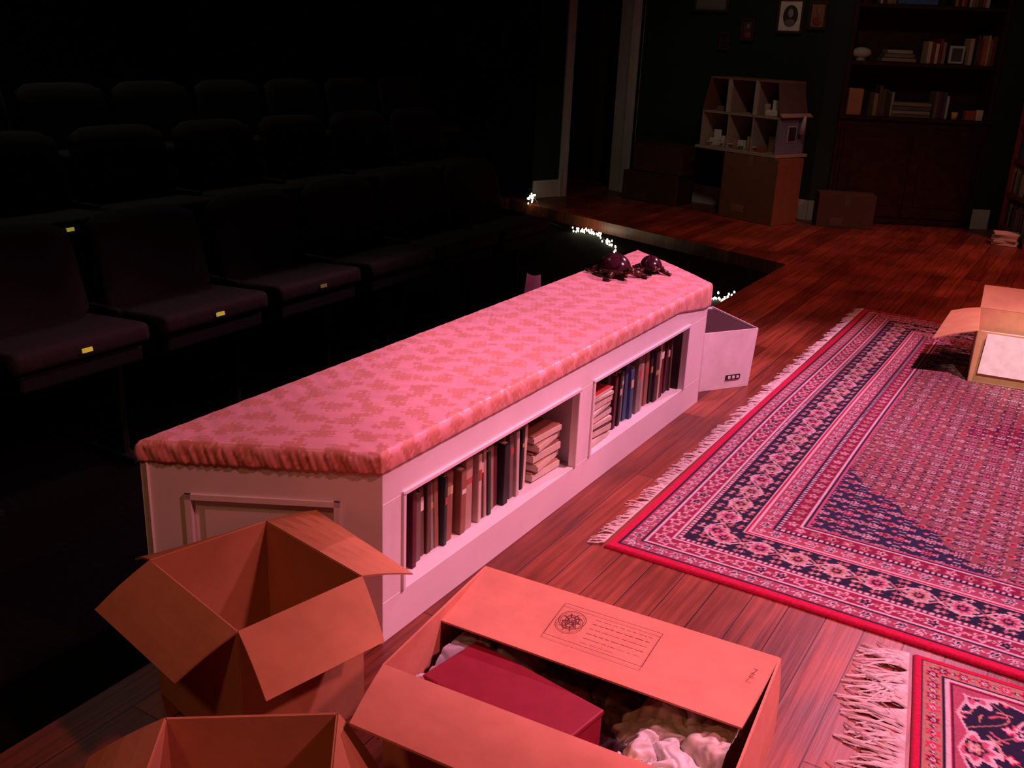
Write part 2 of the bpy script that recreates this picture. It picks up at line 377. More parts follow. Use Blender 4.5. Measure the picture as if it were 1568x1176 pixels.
# ------------------------------------------------------------------ rugs
Rr=np.array((.50,.008,.060));Cc=np.array((.62,.49,.53));Nn=np.array((.013,.012,.042));Pp=np.array((.44,.10,.17));Tt=np.array((.42,.23,.18));Mm=np.array((.19,.015,.055));Gg=np.array((.08,.09,.07))
def setc(C,m,c): C[m]=c
def rosettes(C,mask,x,y,cx,cy,R,cols,n=8,half=True,seed=0,amp=.22):
    i=np.floor(x/cx); yy=y+(np.where(i%2==0,0,cy/2) if half else 0); j=np.floor(yy/cy)
    lx=x-(i+.5)*cx; ly=yy-(j+.5)*cy; r=np.hypot(lx,ly); th=np.arctan2(ly,lx); h=hsh(i,j,seed)
    rr=r/(R*(1-amp+amp*np.cos(n*th)))
    setc(C,mask&(rr<1),cols[0]); 
    k=mask&(rr<.72); C[k]=np.where((h[k]>.5)[:,None],cols[1],cols[2]); setc(C,mask&(rr<.42),cols[3]); setc(C,mask&(rr<.2),cols[1])
def arcs(C,mask,x,y,cx,cy,r0,r1,col,n=4,ph=0,half=True):
    i=np.floor(x/cx); yy=y+(np.where(i%2==0,0,cy/2) if half else 0); j=np.floor(yy/cy)
    lx=x-(i+.5)*cx; ly=yy-(j+.5)*cy; r=np.hypot(lx,ly); th=np.arctan2(ly,lx)
    setc(C,mask&(r>r0)&(r<r1)&(np.cos(n*th+ph)>.1),col)
def rug_colors(x,y,Wd,Ht,kind):
    dx=np.minimum(x,Wd-x);dy=np.minimum(y,Ht-y);d=np.minimum(dx,dy); s=np.where(dx<dy,y,x)
    C=np.zeros(x.shape+(3,)); C[:]=Rr
    def band(a,b_): return (d>=a)&(d<b_)
    if kind==0:
        B_=[(.032,.040,Nn),(.040,.088,Pp*.7),(.088,.094,Nn),(.094,.102,Cc),(.102,.160,Mm*1.3),(.160,.168,Cc),(.168,.174,Nn),(.174,.186,Cc),(.186,.192,Nn),(.192,.336,Nn),(.336,.342,Cc),(.342,.352,Rr*.8),(.352,.360,Cc),(.360,.414,Pp*.7),(.414,.422,Nn),(.422,.434,Cc),(.434,.486,Mm),(.486,.492,Cc),(.492,.502,Nn),(.502,.512,Pp)]
        for a,b_,c in B_: setc(C,band(a,b_),c)
        t=d
        rosettes(C,band(.042,.086),s,t-.040,.048,.048,.021,(Cc,Nn,Mm,Cc),6,False,1)
        rosettes(C,band(.104,.158),s,t-.102,.062,.058,.026,(Cc,Pp,Nn,Nn),5,False,2)
        rosettes(C,band(.104,.158),s+.031,t-.102,.062,.058,.010,(Tt,Cc,Cc,Nn),4,False,22)
        m=band(.174,.186)&(np.modf(s/.018)[0]<.45); setc(C,m,Mm)
        m=band(.422,.434)&(np.modf(s/.018)[0]<.45); setc(C,m,Nn)
        mb=band(.195,.333); tc=t-.264
        for ph,cv in ((0,Tt),(math.pi,Cc)):
            vine=np.abs(tc-.038*np.sin(2*np.pi*s/.24+ph))<.0035; setc(C,mb&vine,cv)
        rosettes(C,mb,s+.012,t-.264+.028+.012,.060,.028,.010,(Tt,Cc,Pp,Pp),4,False,5)
        rosettes(C,mb,s+.03,t-.264-.012-.0+.028,.060,.028,.010,(Tt,Pp,Cc,Pp),4,False,6)
        rosettes(C,mb,s,t-.264+.06,.12,.12,.046,(Cc*.8,Pp,Tt,Nn),8,False,3,.16)
        rosettes(C,band(.362,.412),s,t-.360,.058,.054,.024,(Cc,Nn,Mm,Cc),6,False,7)
        rosettes(C,band(.436,.484),s,t-.434,.052,.052,.022,(Pp,Cc,Tt,Nn),5,False,8)
        f=d>=.512; fx=dx-.512; fy=dy-.512
        base=(Pp*.34+Tt*.20)*np.ones_like(C); C[f]=base[f]
        sp=f&(fx+fy+.05*np.abs(np.sin(np.arctan2(fy,fx+1e-6)*6))<.58)
        cxm=np.abs(x-Wd/2)/1.35+np.abs(y-Ht/2)/1.10; md=f&(cxm<1+.04*np.sin(x*60)); 
        C[sp]=Nn*1.6; C[md]=Mm*.95
        q=.092
        arcs(C,f,x,y,q,q,.0315,.0370,Cc*.6,4,0)
        arcs(C,f,x+q/2,y,q,q,.023,.029,Nn,4,math.pi)
        rosettes(C,f,x,y,q,q,.030,(Nn*.8,Cc*.85,Pp*1.1,Mm),8,True,11,.25)
        rosettes(C,f,x+q/2,y,q,q,.020,(Tt,Rr*.8,Cc*.8,Nn),5,True,12,.3)
        rosettes(C,f&~sp,x,y+q/4,q/2,q/2,.010,(Nn,Tt,Cc,Nn),4,False,13,.2)
        rosettes(C,sp,x,y+q/4,q/2,q/2,.010,(Pp,Tt,Cc,Pp),4,False,13,.2)
    else:
        B_=[(.020,.026,Nn),(.026,.072,Tt*.9),(.072,.078,Nn),(.078,.088,Cc),(.088,.094,Rr*.6),(.094,9,Nn)]
        for a,b_,c in B_: setc(C,band(a,b_),c)
        rosettes(C,band(.028,.070),s,d-.026,.050,.046,.020,(Rr,Nn,Pp,Cc),6,False,1)
        rosettes(C,band(.028,.070),s+.025,d-.026,.050,.046,.009,(Nn,Cc,Cc,Nn),4,False,9)
        f=d>=.096
        zz=np.abs(np.modf(s/.14)[0]-.5)*.08
        z=f&(d<.102+zz*.6); C[z]=Pp*.8; z=f&(d>=.102+zz*.6)&(d<.109+zz*.6); C[z]=Cc*.9
        f2=f&(d>=.109+zz*.6)
        q=.22
        arcs(C,f2,x,y,q,q,.086,.094,Cc*.85,3,1.0); arcs(C,f2,x+q/2,y,q,q,.046,.053,Pp,3,0); arcs(C,f2,x+q/2,y,q,q,.062,.068,Tt,5,2)
        m=f2&(np.abs(np.sin(x*38+2.2*np.sin(y*27)))<.10); C[m]=Tt
        rosettes(C,f2,x-.03,y,q,q,.066,(Cc,Rr*.8,Pp,Nn),8,True,3,.16)
        rosettes(C,f2,x-.03,y,q,q,.032,(Nn,Tt,Pp,Cc),6,True,5,.16)
        rosettes(C,f2,x+q/2-.03,y,q,q,.036,(Pp,Cc,Tt,Nn),6,True,4,.2)
        rosettes(C,f2,x+q/4,y+q/4,q/2,q/2,.018,(Rr,Cc,Tt,Cc),4,False,6,.25)
    C=C*(1+.34*(RNG.random(x.shape)-.5))[...,None]
    C=np.clip(C,0,1); return np.concatenate([C,np.ones(x.shape+(1,))],-1)
RUGM=mat_vc('wool_rug_pile',.95,.10,90,.5,500,.1,sheen=.08)
FR=mat_plain('cotton_fringe',(.84,.76,.76),.9,.12,60,.1)
def fringe(name,p0,p1,out,Ln,step,parent,z=.012,w=.0022,messy=.4):
    p0=Vector(p0);p1=Vector(p1);D_=(p1-p0);Lt=D_.length;D_/=Lt;o=Vector(out)
    V=[];F=[];n=int(Lt/step)
    tilt=0
    for k in range(n):
        if k%5==0: tilt=random.uniform(-messy,messy); tl=random.uniform(.7,1.15)
        base=p0+D_*(k+.5)*step; l=Ln*tl*random.uniform(.8,1.1); a=tilt+random.uniform(-.18,.18)
        cur=base.copy(); st=len(V); hz=random.uniform(.002,.012)
        for q in range(6):
            u=q/5; ww=w*(1-.4*u)
            zz=z*(1-min(1,u*2.2))+.003+hz*math.sin(math.pi*u)
            pt=cur
            V+=[(pt.x-D_.x*ww,pt.y-D_.y*ww,zz),(pt.x+D_.x*ww,pt.y+D_.y*ww,zz),(pt.x,pt.y,zz+ww*1.2)]
            a+=random.uniform(-.25,.25); dr=(o*math.cos(a)+D_*math.sin(a)); cur=cur+dr*l/5
        for q in range(5):
            i=st+q*3
            F+= [[i,i+3,i+5,i+2],[i+2,i+5,i+4,i+1],[i+1,i+4,i+3,i]]
    me=bpy.data.meshes.new(name); me.from_pydata(V,[],F); me.materials.append(FR)
    ob=bpy.data.objects.new(name,me); COL.objects.link(ob); ob.parent=parent
def rug(name,org,ux,uy,Wd,Ht,xs,ys,kind,z):
    e=empty(name)
    x,y=np.meshgrid(xs,ys,indexing='ij')
    X=org[0]+ux[0]*x+uy[0]*y; Y=org[1]+ux[1]*x+uy[1]*y
    X=X+.006*np.sin(y*2.3+1)*np.clip(1-x,0,1); Y=Y+.004*np.sin(x*3.1)*np.clip(1-y,0,1)
    d=np.minimum(np.minimum(x,Wd-x),np.minimum(y,Ht-y))
    Z=z*np.clip(d/.006,0.15,1)+.0008*RNG.random(x.shape)
    C=rug_colors(x,y,Wd,Ht,kind)
    def dn(V,CC):
        o=V.copy(); o[:,2]=.001; return o,CC
    grid_obj('pile',X,Y,Z,C,RUGM,e,skirt=[dn])
    return e
xs=np.concatenate([np.arange(0,2.3,.0042),np.arange(2.3,4.3,.02)]);xs=np.append(xs,4.3)
ys=np.concatenate([np.arange(0,1.7,.0042),np.arange(1.7,3.66,.006)]);ys=np.append(ys,3.66)
r1=rug('persian_rug',(-1.12,2.52),(1,0),(0,1),4.3,3.66,xs,ys,0,.012)
fringe('fringe',(-1.118,2.53),(-1.118,6.17),(-1,0),.060,.0065,r1,.010,.0028,.35)
xs=np.arange(0,1.6001,.0038);ys=np.arange(0,1.2,.0033)
r2=rug('persian_runner_rug',(-.185,2.475),(.985,.02),(.155,-.98),float(xs[-1]),float(ys[-1]),xs,ys,1,.010)
fringe('fringe',(-.187,2.46),(-.01,1.32),(-.98,-.18),.145,.0042,r2,.008,.0034,.7)

# ------------------------------------------------------------------ cardboard boxes
CARD=mat_vc('cardboard',.85,.10,14,.12,60,.15)
def cbox(name,rim,z,flaps,col,th=.005,z0=.001,base=None,inner=None):
    e=empty(name); b=MB()
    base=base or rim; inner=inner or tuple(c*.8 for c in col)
    for i in range(4):
        p=rim[i];q=rim[(i+1)%4];pb=base[i];qb=base[(i+1)%4]
        b.sheet([(pb[0],pb[1],z0),(qb[0],qb[1],z0),(q[0],q[1],z),(p[0],p[1],z)],th,col)
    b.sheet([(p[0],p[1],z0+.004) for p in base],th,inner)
    for (i,a,c) in flaps:
        p=rim[i];q=rim[(i+1)%4]
        b.sheet([(p[0],p[1],z),(q[0],q[1],z),c,a],th,col,nu=4,nv=4,bend=.004)
    b.obj('carton',[CARD],e)
    return e
A1=(-1.665,1.268);A2=(-1.590,1.555);A3=(-1.235,1.488);A4=(-1.300,1.18)
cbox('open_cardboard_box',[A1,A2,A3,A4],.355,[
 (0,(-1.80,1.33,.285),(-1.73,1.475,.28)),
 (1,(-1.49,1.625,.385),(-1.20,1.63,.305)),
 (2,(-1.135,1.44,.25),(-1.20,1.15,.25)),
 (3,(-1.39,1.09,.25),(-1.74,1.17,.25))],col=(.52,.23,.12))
zB=.34
Bb=[(-1.225,.935),(-.985,1.115),(-.80,.87),(-1.04,.69)]
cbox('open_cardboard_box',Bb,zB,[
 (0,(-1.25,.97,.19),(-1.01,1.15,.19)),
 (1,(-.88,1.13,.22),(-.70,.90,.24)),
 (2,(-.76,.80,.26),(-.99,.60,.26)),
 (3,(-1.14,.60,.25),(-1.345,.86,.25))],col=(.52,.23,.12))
C1=(-1.016,1.286);C2=(-1.056,1.72);C3=(-.368,1.76);C4=(-.328,1.326); zC=.33
ec=cbox('packed_cardboard_box',[C1,C2,C3,C4],zC,[
 (0,(-1.035,1.29,.14),(-1.075,1.71,.14)),
 (1,(-1.035,1.51,.303),(-.372,1.545,.298)),
 (2,(-.357,1.75,.14),(-.317,1.34,.14)),
 (3,(-.30,1.13,.345),(-.945,1.10,.345))],col=(.68,.28,.19))
H0=Vector((C2[0],C2[1],zC));H1=Vector((C3[0],C3[1],zC));O0=Vector((-1.035,1.51,.303));O1=Vector((-.372,1.545,.298))
nf=((H1-H0).cross(O0-H0)).normalized(); nf=nf if nf.z>0 else -nf
def fp(u,v,o=.0042):
    p=(H0*(1-u)+H1*u)*(1-v)+(O0*(1-u)+O1*u)*v; return p+nf*(o+.004*math.sin(math.pi*v))
pb=MB(); INK=(.10,.02,.02)
def line(u0,v0,u1,v1,w=.0012):
    a=fp(u0,v0);c=fp(u1,v1);d_=(c-a).normalized();n_=d_.cross(nf)*w/2
    k=6
    for i in range(k):
        a=fp(u0+(u1-u0)*i/k,v0+(v1-v0)*i/k);c=fp(u0+(u1-u0)*(i+1)/k,v0+(v1-v0)*(i+1)/k)
        pb.add([tuple(a-n_),tuple(c-n_),tuple(c+n_),tuple(a+n_)],[[0,1,2,3]],INK)
for q in ((.33,.2,.66,.2),(.66,.2,.66,.72),(.66,.72,.33,.72),(.33,.72,.33,.2)): line(*q)
L_=.688;Wf=.215
for R_,w in ((.030,.0016),(.026,.001),(.015,.0025),(.008,.003)):
    for i in range(20):
        a=2*math.pi*i/20;c=2*math.pi*(i+1)/20
        line(.385+R_*math.cos(a)/L_,.42+R_*math.sin(a)/Wf,.385+R_*math.cos(c)/L_,.42+R_*math.sin(c)/Wf,w)
for i in range(8):
    a=2*math.pi*i/8; line(.385+.008*math.cos(a)/L_,.42+.008*math.sin(a)/Wf,.385+.022*math.cos(a+.3)/L_,.42+.022*math.sin(a+.3)/Wf,.003)
for r in range(5):
    v=.31+r*.075; u=.45
    while u<(.635 if r<4 else .55):
        w=random.uniform(.012,.028); line(u,v,min(u+w,.64),v,.0014); u+=w+.006
line(.95,.28,.962,.28,.002); line(.962,.28,.95,.40,.0015); line(.95,.40,.965,.40,.0015)
pb.obj('printed_label',[mat_vc('ink',.8,.05,10,0)],ec)
mb=MB()
mb.box((-.80,1.42,.165),(.33,.16,.215),rz=-.16,col=(.30,.012,.035),bev=.004,seg=2)
mb.box((-.80,1.42,.27),(.335,.165,.012),rz=-.16,col=(.26,.01,.03),bev=.004,seg=2)
mb.obj('maroon_storage_box',[VC],ec)
CLOTH=mat_vc('crumpled_paper_and_cloth',.5,.1,30,.2,60,.45)
def vor(x,y,n,seed,x0,x1,y0,y1):
    r=np.random.default_rng(seed); px=r.uniform(x0,x1,n); py=r.uniform(y0,y1,n); ph=r.uniform(0,1,n)
    D_=np.hypot(x[...,None]-px,y[...,None]-py); k=np.argsort(D_,-1)[...,:2]
    f1=np.take_along_axis(D_,k[...,:1],-1)[...,0]; f2=np.take_along_axis(D_,k[...,1:2],-1)[...,0]; i=k[...,0]
    return f1,f2,i,ph,px,py
gx=np.linspace(-1.0,-.383,240); gy=np.linspace(1.335,1.71,150)
x,y=np.meshgrid(gx,gy,indexing='ij')
wx=x+.012*np.sin(y*60)+.008*np.sin(y*130+x*40); wy=y+.012*np.sin(x*55+1)+.008*np.sin(x*120-y*50)
f1,f2,i1,ph,px,py=vor(wx,wy,46,3,-1.02,-.33,1.28,1.74)
g1,g2,i2,_,_,_=vor(wx,wy,260,4,-1.02,-.33,1.28,1.74)
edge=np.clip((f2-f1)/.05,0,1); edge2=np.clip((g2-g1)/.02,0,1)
z=.185+.035*np.sqrt(edge)+.018*ph[i1]+.007*np.sqrt(edge2)
right=np.clip((x+.62)/.08,0,1); left=np.clip((-.86-x)/.04,0,1)
z=z+.034*right+.035*left-.035*(1-right)*(1-left)
z=np.minimum(z,.285)
pal_r=np.array([(.72,.66,.58),(.80,.78,.76),(.62,.50,.38),(.76,.72,.70)]); pal_l=np.array([(.45,.42,.50),(.55,.50,.58)]); pal_m=np.array([(.06,.03,.03),(.14,.08,.05),(.30,.24,.12),(.05,.03,.05),(.20,.04,.04)])
C=np.zeros(x.shape+(3,)); 
ci=i1%5; C[:]=pal_m[ci]
m=px[i1]>-.60; C[m]=pal_r[(i1%4)[m]]
m=px[i1]<-.86; C[m]=pal_l[(i1%2)[m]]
m=(np.hypot((wx+.545)/1.5,wy-1.385)<.022); C[m]=(.85,.50,.04)
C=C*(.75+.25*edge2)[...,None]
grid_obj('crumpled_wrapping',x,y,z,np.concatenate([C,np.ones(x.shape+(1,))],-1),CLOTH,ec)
# right box with white liner, stands on the rug
D0=(-.38,5.05);D1_=(-.43,5.55);D2_=(.08,5.62);D3_=(.13,5.10)
ed=cbox('small_cardboard_box',[D0,D1_,D2_,D3_],.27,[
 (0,(-.57,5.02,.20),(-.56,5.50,.24)),
 (1,(-.44,5.66,.37),(.07,5.73,.37)),
 (2,(.2,5.6,.2),(.24,5.15,.2))],col=(.62,.38,.20),z0=.015)
mb=MB(); mb.sheet([(-.345,5.036,.065),(.125,5.083,.065),(.125,5.085,.265),(-.335,5.038,.265)],.004,(.95,.94,.92))
mb.sheet([(-.36,5.08,.15),(.10,5.12,.15),(.06,5.58,.16),(-.40,5.5,.16)],.006,(.8,.79,.77)); mb.obj('white_liner',[VC],ed)
# white file box behind bench
P0=Vector((-1.405,4.10));P1=Vector((-1.25,4.33));dd=Vector((-.79,.61))*.36;P2=P1+dd;P3=P0+dd
ctr=(P0+P2)/2
def flr(p,k=1.10): q=ctr+(p-ctr)*k; return (q.x,q.y)
bs=[tuple(P0),tuple(P1),tuple(P2),tuple(P3)]
rm=[flr(p,1.07) for p in (P0,P1,P2,P3)]
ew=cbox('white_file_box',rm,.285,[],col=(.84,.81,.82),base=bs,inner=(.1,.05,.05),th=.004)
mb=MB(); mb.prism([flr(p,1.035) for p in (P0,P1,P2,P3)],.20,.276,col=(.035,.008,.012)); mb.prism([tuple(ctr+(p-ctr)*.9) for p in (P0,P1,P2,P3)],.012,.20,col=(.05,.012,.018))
u_=(P1-P0).normalized(); no=Vector((u_.y,-u_.x))
q0=P0+u_*.14+no*.008;q1=P0+u_*.22+no*.008
mb.sheet([(q0.x,q0.y,.045),(q1.x,q1.y,.045),(q1.x,q1.y,.068),(q0.x,q0.y,.068)],.003,(.03,.03,.03))
for k in range(3):
    a=P0+u_*(.15+.024*k)+no*.0105;c=a+u_*.014
    mb.sheet([(a.x,a.y,.050),(c.x,c.y,.050),(c.x,c.y,.063),(a.x,a.y,.063)],.002,(.75,.75,.75))
mb.obj('contents_and_label',[VC],ew)

# ------------------------------------------------------------------ turtles
BRZ=mat_plain('bronze_turtle',(.09,.035,.022),.35,.3,40,.2,metal=.6)
def mat_shell():
    m,nt,b_=mat_new('purple_glazed_shell')
    t=nt.nodes.new('ShaderNodeTexCoord'); v=nt.nodes.new('ShaderNodeTexVoronoi'); v.inputs['Scale'].default_value=28; v.feature='DISTANCE_TO_EDGE'
    nt.links.new(t.outputs['Object'],v.inputs['Vector']); r=nt.nodes.new('ShaderNodeValToRGB')
    r.color_ramp.elements[0].color=(.02,.004,.006,1);r.color_ramp.elements[1].color=(.06,.014,.026,1);r.color_ramp.elements[1].position=.12
    nt.links.new(v.outputs['Distance'],r.inputs['Fac']);nt.links.new(r.outputs['Color'],b_.inputs['Base Color'])
    u=nt.nodes.new('ShaderNodeBump');u.inputs['Strength'].default_value=.6;u.inputs['Distance'].default_value=.004
    nt.links.new(r.outputs['Color'],u.inputs['Height']);nt.links.new(u.outputs['Normal'],b_.inputs['Normal'])
    b_.inputs['Roughness'].default_value=.18; return m
SHELL=mat_shell()
def turtle(loc,rz,k):
    M=Matrix.Translation(loc)@Matrix.Rotation(rz,4,'Z')@Matrix.Scale(k,4)
    b=MB()
    b.sphere((0,0,.030),(.082,.066,.066),mi=1,M=M,u=28,v=16,zmin=-.12)
    b.sphere((0,0,.028),(.094,.077,.013),mi=0,M=M,u=28,v=8)
    b.sphere((0,0,.018),(.078,.060,.014),mi=0,M=M,u=20,v=8)
    b.cyl((.075,0,.026),(.110,0,.040),.015,.013,M=M); b.sphere((.122,0,.044),(.023,.017,.016),M=M,u=16,v=10)
    b.sphere((.132,0,.040),(.016,.012,.009),M=M)
    for sy in (-1,1):
        b.sphere((.131,sy*.012,.051),(.004,.004,.004),M=M,u=8,v=6)
        b.cyl((.055,sy*.05,.024),(.085,sy*.088,.010),.016,.013,M=M); b.sphere((.094,sy*.098,.007),(.022,.014,.007),M=M)
        b.cyl((-.055,sy*.048,.024),(-.080,sy*.078,.010),.015,.012,M=M); b.sphere((-.088,sy*.086,.007),(.018,.013,.007),M=M)
    b.cyl((-.085,0,.022),(-.118,0,.008),.009,.002,M=M)
    b.obj('turtle_figurine',[BRZ,SHELL])
turtle((-1.745,3.82,.547),-.55,.98); turtle((-1.650,3.99,.547),-1.0,.74)
b=MB(); 
for k in range(4): b.sheet([(-1.965+.01*k,3.42+.02*k,.49),(-1.935,3.45+.02*k,.50),(-1.945,3.46+.02*k,.570),(-1.96,3.43+.015*k,.590-.01*k)],.001,(.10,.03,.05))
b.cyl((-1.97,3.46,-.10),(-1.955,3.46,.5),.02,.012,col=(.05,.02,.03))
b.obj('dark_tulle_tuft',[VC])  # ear-like tuft of dark tulle behind the bench, on a stalk

# ------------------------------------------------------------------ fairy lights
FL=mat_emit('warm_led',(1.0,.95,.66),14); WIRE=mat_plain('green_wire',(.01,.03,.01),.6,.2,10,0)
b=MB()
pts=[(-4.66,8.13,.02),(-4.64,8.15,.10),(-4.3,7.9,-.09),(-3.95,7.68,-.09),(-3.80,7.74,-.09),(-3.68,7.64,-.09),(-3.57,7.53,-.09),(-3.42,7.38,-.09),(-3.26,7.08,-.09),(-2.9,6.6,-.09),(-2.5,6.2,-.09),(-2.14,6.10,-.09),(-2.03,6.20,-.09),(-1.97,6.32,-.08)]
for i in range(len(pts)-1):
    b.cyl(pts[i],pts[i+1],.003,.003,mi=1,n=5)
def clump(i0,i1,n,j):
    for _ in range(n):
        u=random.random()*(i1-i0)+i0; k=min(int(u),len(pts)-2); w=u-k
        p=Vector(pts[k]).lerp(Vector(pts[k+1]),w)+Vector([random.uniform(-j,j) for _ in range(3)]); p.z=max(p.z,-.09)
        b.sphere(tuple(p),(.0065,.0065,.009),mi=0,u=6,v=4)
clump(0,1,18,.03); clump(3,5,34,.03); clump(5,8,26,.035); clump(10.8,12.8,34,.04)
b.obj('fairy_lights',[FL,WIRE])

# ------------------------------------------------------------------ back set: bookcase
ang=math.atan2(ab.y,ab.x)
MA=Matrix.Translation((A[0],A[1],0))@Matrix.Rotation(ang,4,'Z')
eb=empty('bookcase'); b=MB()
b.box((.18,.15,1.25),(.04,.34,2.5),M=MA); b.box((1.48,.15,1.25),(.04,.34,2.5),M=MA); b.box((.83,.31,1.25),(1.3,.02,2.5),M=MA)
for z in (.94,1.42,1.90,2.48): b.box((.83,.14,z),(1.28,.32,.03),M=MA)
b.box((.83,.13,.47),(1.28,.30,.92),M=MA)
for x in (.52,.83+.31): 
    b.box((x,-.024,.47),(.58,.02,.80),M=MA,bev=.004); b.box((x,-.036,.47),(.40,.012,.60),M=MA,bev=.006)
b.box((.83,-.02,.955),(1.36,.06,.03),M=MA)
b.obj('carcass',[WOODD],eb)
b=MB()
def srow(y0,y1,z,h0,h1,off=.03):
    x=y0
    while x<y1:
        th=random.uniform(.018,.04); h=random.uniform(h0,h1); c=random.choice(BK+[(.5,.12,.04),(.3,.05,.03)])
        b.box((x+th/2,off+.08,z+h/2),(th-.002,.16,h),col=c,M=MA,bev=.002,seg=1); x+=th
srow(.46,.62,.957,.2,.28); b.box((.30,.08,.957+.12),(.13,.08,.24),col=(.5,.2,.1),M=MA,bev=.01)
for k in range(4): b.box((.80,.1,.975+.035*k),(.34,.18,.03),col=[(.2,.12,.08),(.3,.25,.2),(.12,.1,.1),(.25,.2,.15)][k],M=MA,bev=.003)
srow(1.0,1.12,.957,.2,.26); 
b.cyl((1.20,.05,.957),(1.20,.05,1.03),.025,.03,col=(.9,.45,.1),M=MA); b.box((1.33,.05,1.0),(.09,.08,.1),col=(.45,.1,.03),M=MA,bev=.01); b.box((1.41,.04,1.0),(.06,.05,.12),col=(.8,.6,.4),M=MA,bev=.01)
b.sphere((.30,.08,1.50),(.09,.06,.05),col=(.5,.45,.38),M=MA); b.cyl((.30,.08,1.435),(.30,.08,1.47),.05,.03,col=(.4,.36,.3),M=MA)
for k in range(3): b.box((.62,.1,1.455+.035*k),(.3-.04*k,.16,.03),col=[(.3,.22,.14),(.2,.15,.12),(.35,.3,.22)][k],M=MA,bev=.003)
srow(.86,1.0,1.436,.16,.24); b.box((1.12,.05,1.52),(.13,.02,.15),col=(.55,.52,.48),M=MA,bev=.003); b.box((1.12,.038,1.52),(.09,.004,.11),col=(.08,.08,.08),M=MA); srow(1.22,1.42,1.436,.18,.26)
b.box((.7,.08,1.99),(.3,.12,.04),col=(.5,.15,.03),M=MA,bev=.003); b.box((.7,.08,1.945),(.34,.14,.05),col=(.05,.15,.3),M=MA,bev=.003); srow(.35,.5,1.916,.15,.22); srow(1.0,1.3,1.916,.18,.26)
b.obj('shelf_contents',[VC],eb)
REDW=mat_plain('red_brown_shelf',(.36,.06,.045),.5,.25,14,.1)
e2=empty('side_bookcase'); b=MB(); G0=Vector((-.78,10.10));G1=Vector((-.49,9.23)); gd=(G1-G0).normalized(); ga=math.atan2(gd.y,gd.x)
MG=Matrix.Translation((G0.x,G0.y,0))@Matrix.Rotation(ga,4,'Z'); LG=(G1-G0).length
for x in (.02,LG-.02): b.box((x,.15,1.1),(.04,.3,2.2),M=MG)
b.box((LG/2,.29,1.1),(LG,.02,2.2),M=MG)
for k in range(8): b.box((LG/2,.15,.06+k*.295),(LG-.04,.29,.03),M=MG)
b.obj('carcass',[REDW],e2)
b=MB()
for k in range(7):
    x=.06
    while x<LG-.08:
        th=random.uniform(.02,.04)
        if random.random()<.8: h=random.uniform(.15,.24); b.box((x,.12,.075+k*.295+h/2),(th-.002,.18,h),col=random.choice(BK),M=MG,bev=.002,seg=1)
        x+=th
b.obj('books',[VC],e2)
b=MB()
for k in range(5): b.box((-.64,9.34,.012+.022*k),(.20,.14,.02),rz=.2*math.sin(k*2),col=[(.85,.82,.76),(.7,.65,.55),(.9,.86,.82),(.6,.5,.4),(.9,.88,.84)][k],bev=.002,seg=1)
b.obj('book_stack',[VC])
# pictures
da=(Vector(A)-Vector(D)).normalized(); aD=math.atan2(da.y,da.x)
FRM=(.05,.03,.02)
def picture(name,c,w,h,paper,kind=0):
    M=Matrix.Translation(c)@Matrix.Rotation(aD,4,'Z'); b=MB(); f=.022
    for (x,z,sx,sz) in ((0,h/2,w,f),(0,-h/2,w,f),(-w/2,0,f,h+f),(w/2,0,f,h+f)): b.box((x,0,z),(sx,.03,sz),col=FRM,M=M,bev=.004)
    b.box((0,.008,0),(w,.01,h),col=paper,M=M)
    if kind==1:
        b.cyl((0,.004,0),(0,-.002,0),w*.30,w*.30,col=(.05,.045,.04),M=M@Matrix.Scale(1.25,4,(0,0,1)),n=24,smooth=False)
        b.sphere((0,-.003,.02),(w*.12,.006,w*.16),col=(.35,.28,.24),M=M); b.sphere((0,-.003,-.06),(w*.22,.005,w*.13),col=(.2,.17,.15),M=M)
    if kind==2:
        b.sphere((0,0,.03),(w*.15,.006,w*.2),col=(.3,.16,.10),M=M); b.sphere((0,0,-.05),(w*.3,.006,w*.25),col=(.25,.06,.04),M=M)
    b.obj(name,[VC])
def pw(x,z):
    t_=(x-D[0])/(A[0]-D[0]); y=D[1]+(A[1]-D[1])*t_; return (x,y-.025,z)
picture('framed_portrait',pw(-2.76,1.79),.24,.28,(.80,.74,.64),1)
picture('framed_picture',pw(-2.50,1.80),.15,.22,(.30,.14,.08),2)
picture('framed_picture',pw(-3.58,1.93),.36,.22,(.20,.19,.16),0)
picture('framed_picture',pw(-3.17,1.66),.12,.18,(.10,.04,.03),2)
picture('framed_picture',pw(-3.40,1.55),.09,.14,(.03,.03,.03),0)
def closedbox(name,c,d,rz,col):
    b=MB(); b.box(c,d,rz=rz,col=col,bev=.004,seg=1)
    M=Matrix.Translation((c[0],c[1],c[2]+d[2]/2))@Matrix.Rotation(rz,4,'Z')
    b.box((0,0,.001),(d[0]*.98,.05,.002),col=tuple(x*1.25 for x in col),M=M); b.box((0,-d[1]/2,-.05),(.05,.003,.10),col=tuple(x*1.25 for x in col),M=M)
    b.box((-d[0]*.15,-d[1]/2-.001,-d[2]*.82),(d[0]*.22,.003,.07),col=tuple(x*1.5 for x in col),M=M)
    return b.obj(name,[CARD])
closedbox('closed_cardboard_box',(-2.72,9.00,.293),(.62,.36,.585),-.36,(.22,.11,.06))
closedbox('closed_cardboard_box',(-3.86,9.32,.145),(.62,.34,.29),-.15,(.07,.035,.022))
closedbox('closed_cardboard_box',(-3.80,9.34,.43),(.58,.34,.27),-.2,(.08,.034,.025))
closedbox('closed_cardboard_box',(-2.00,9.26,.15),(.50,.24,.30),.40,(.09,.06,.05))
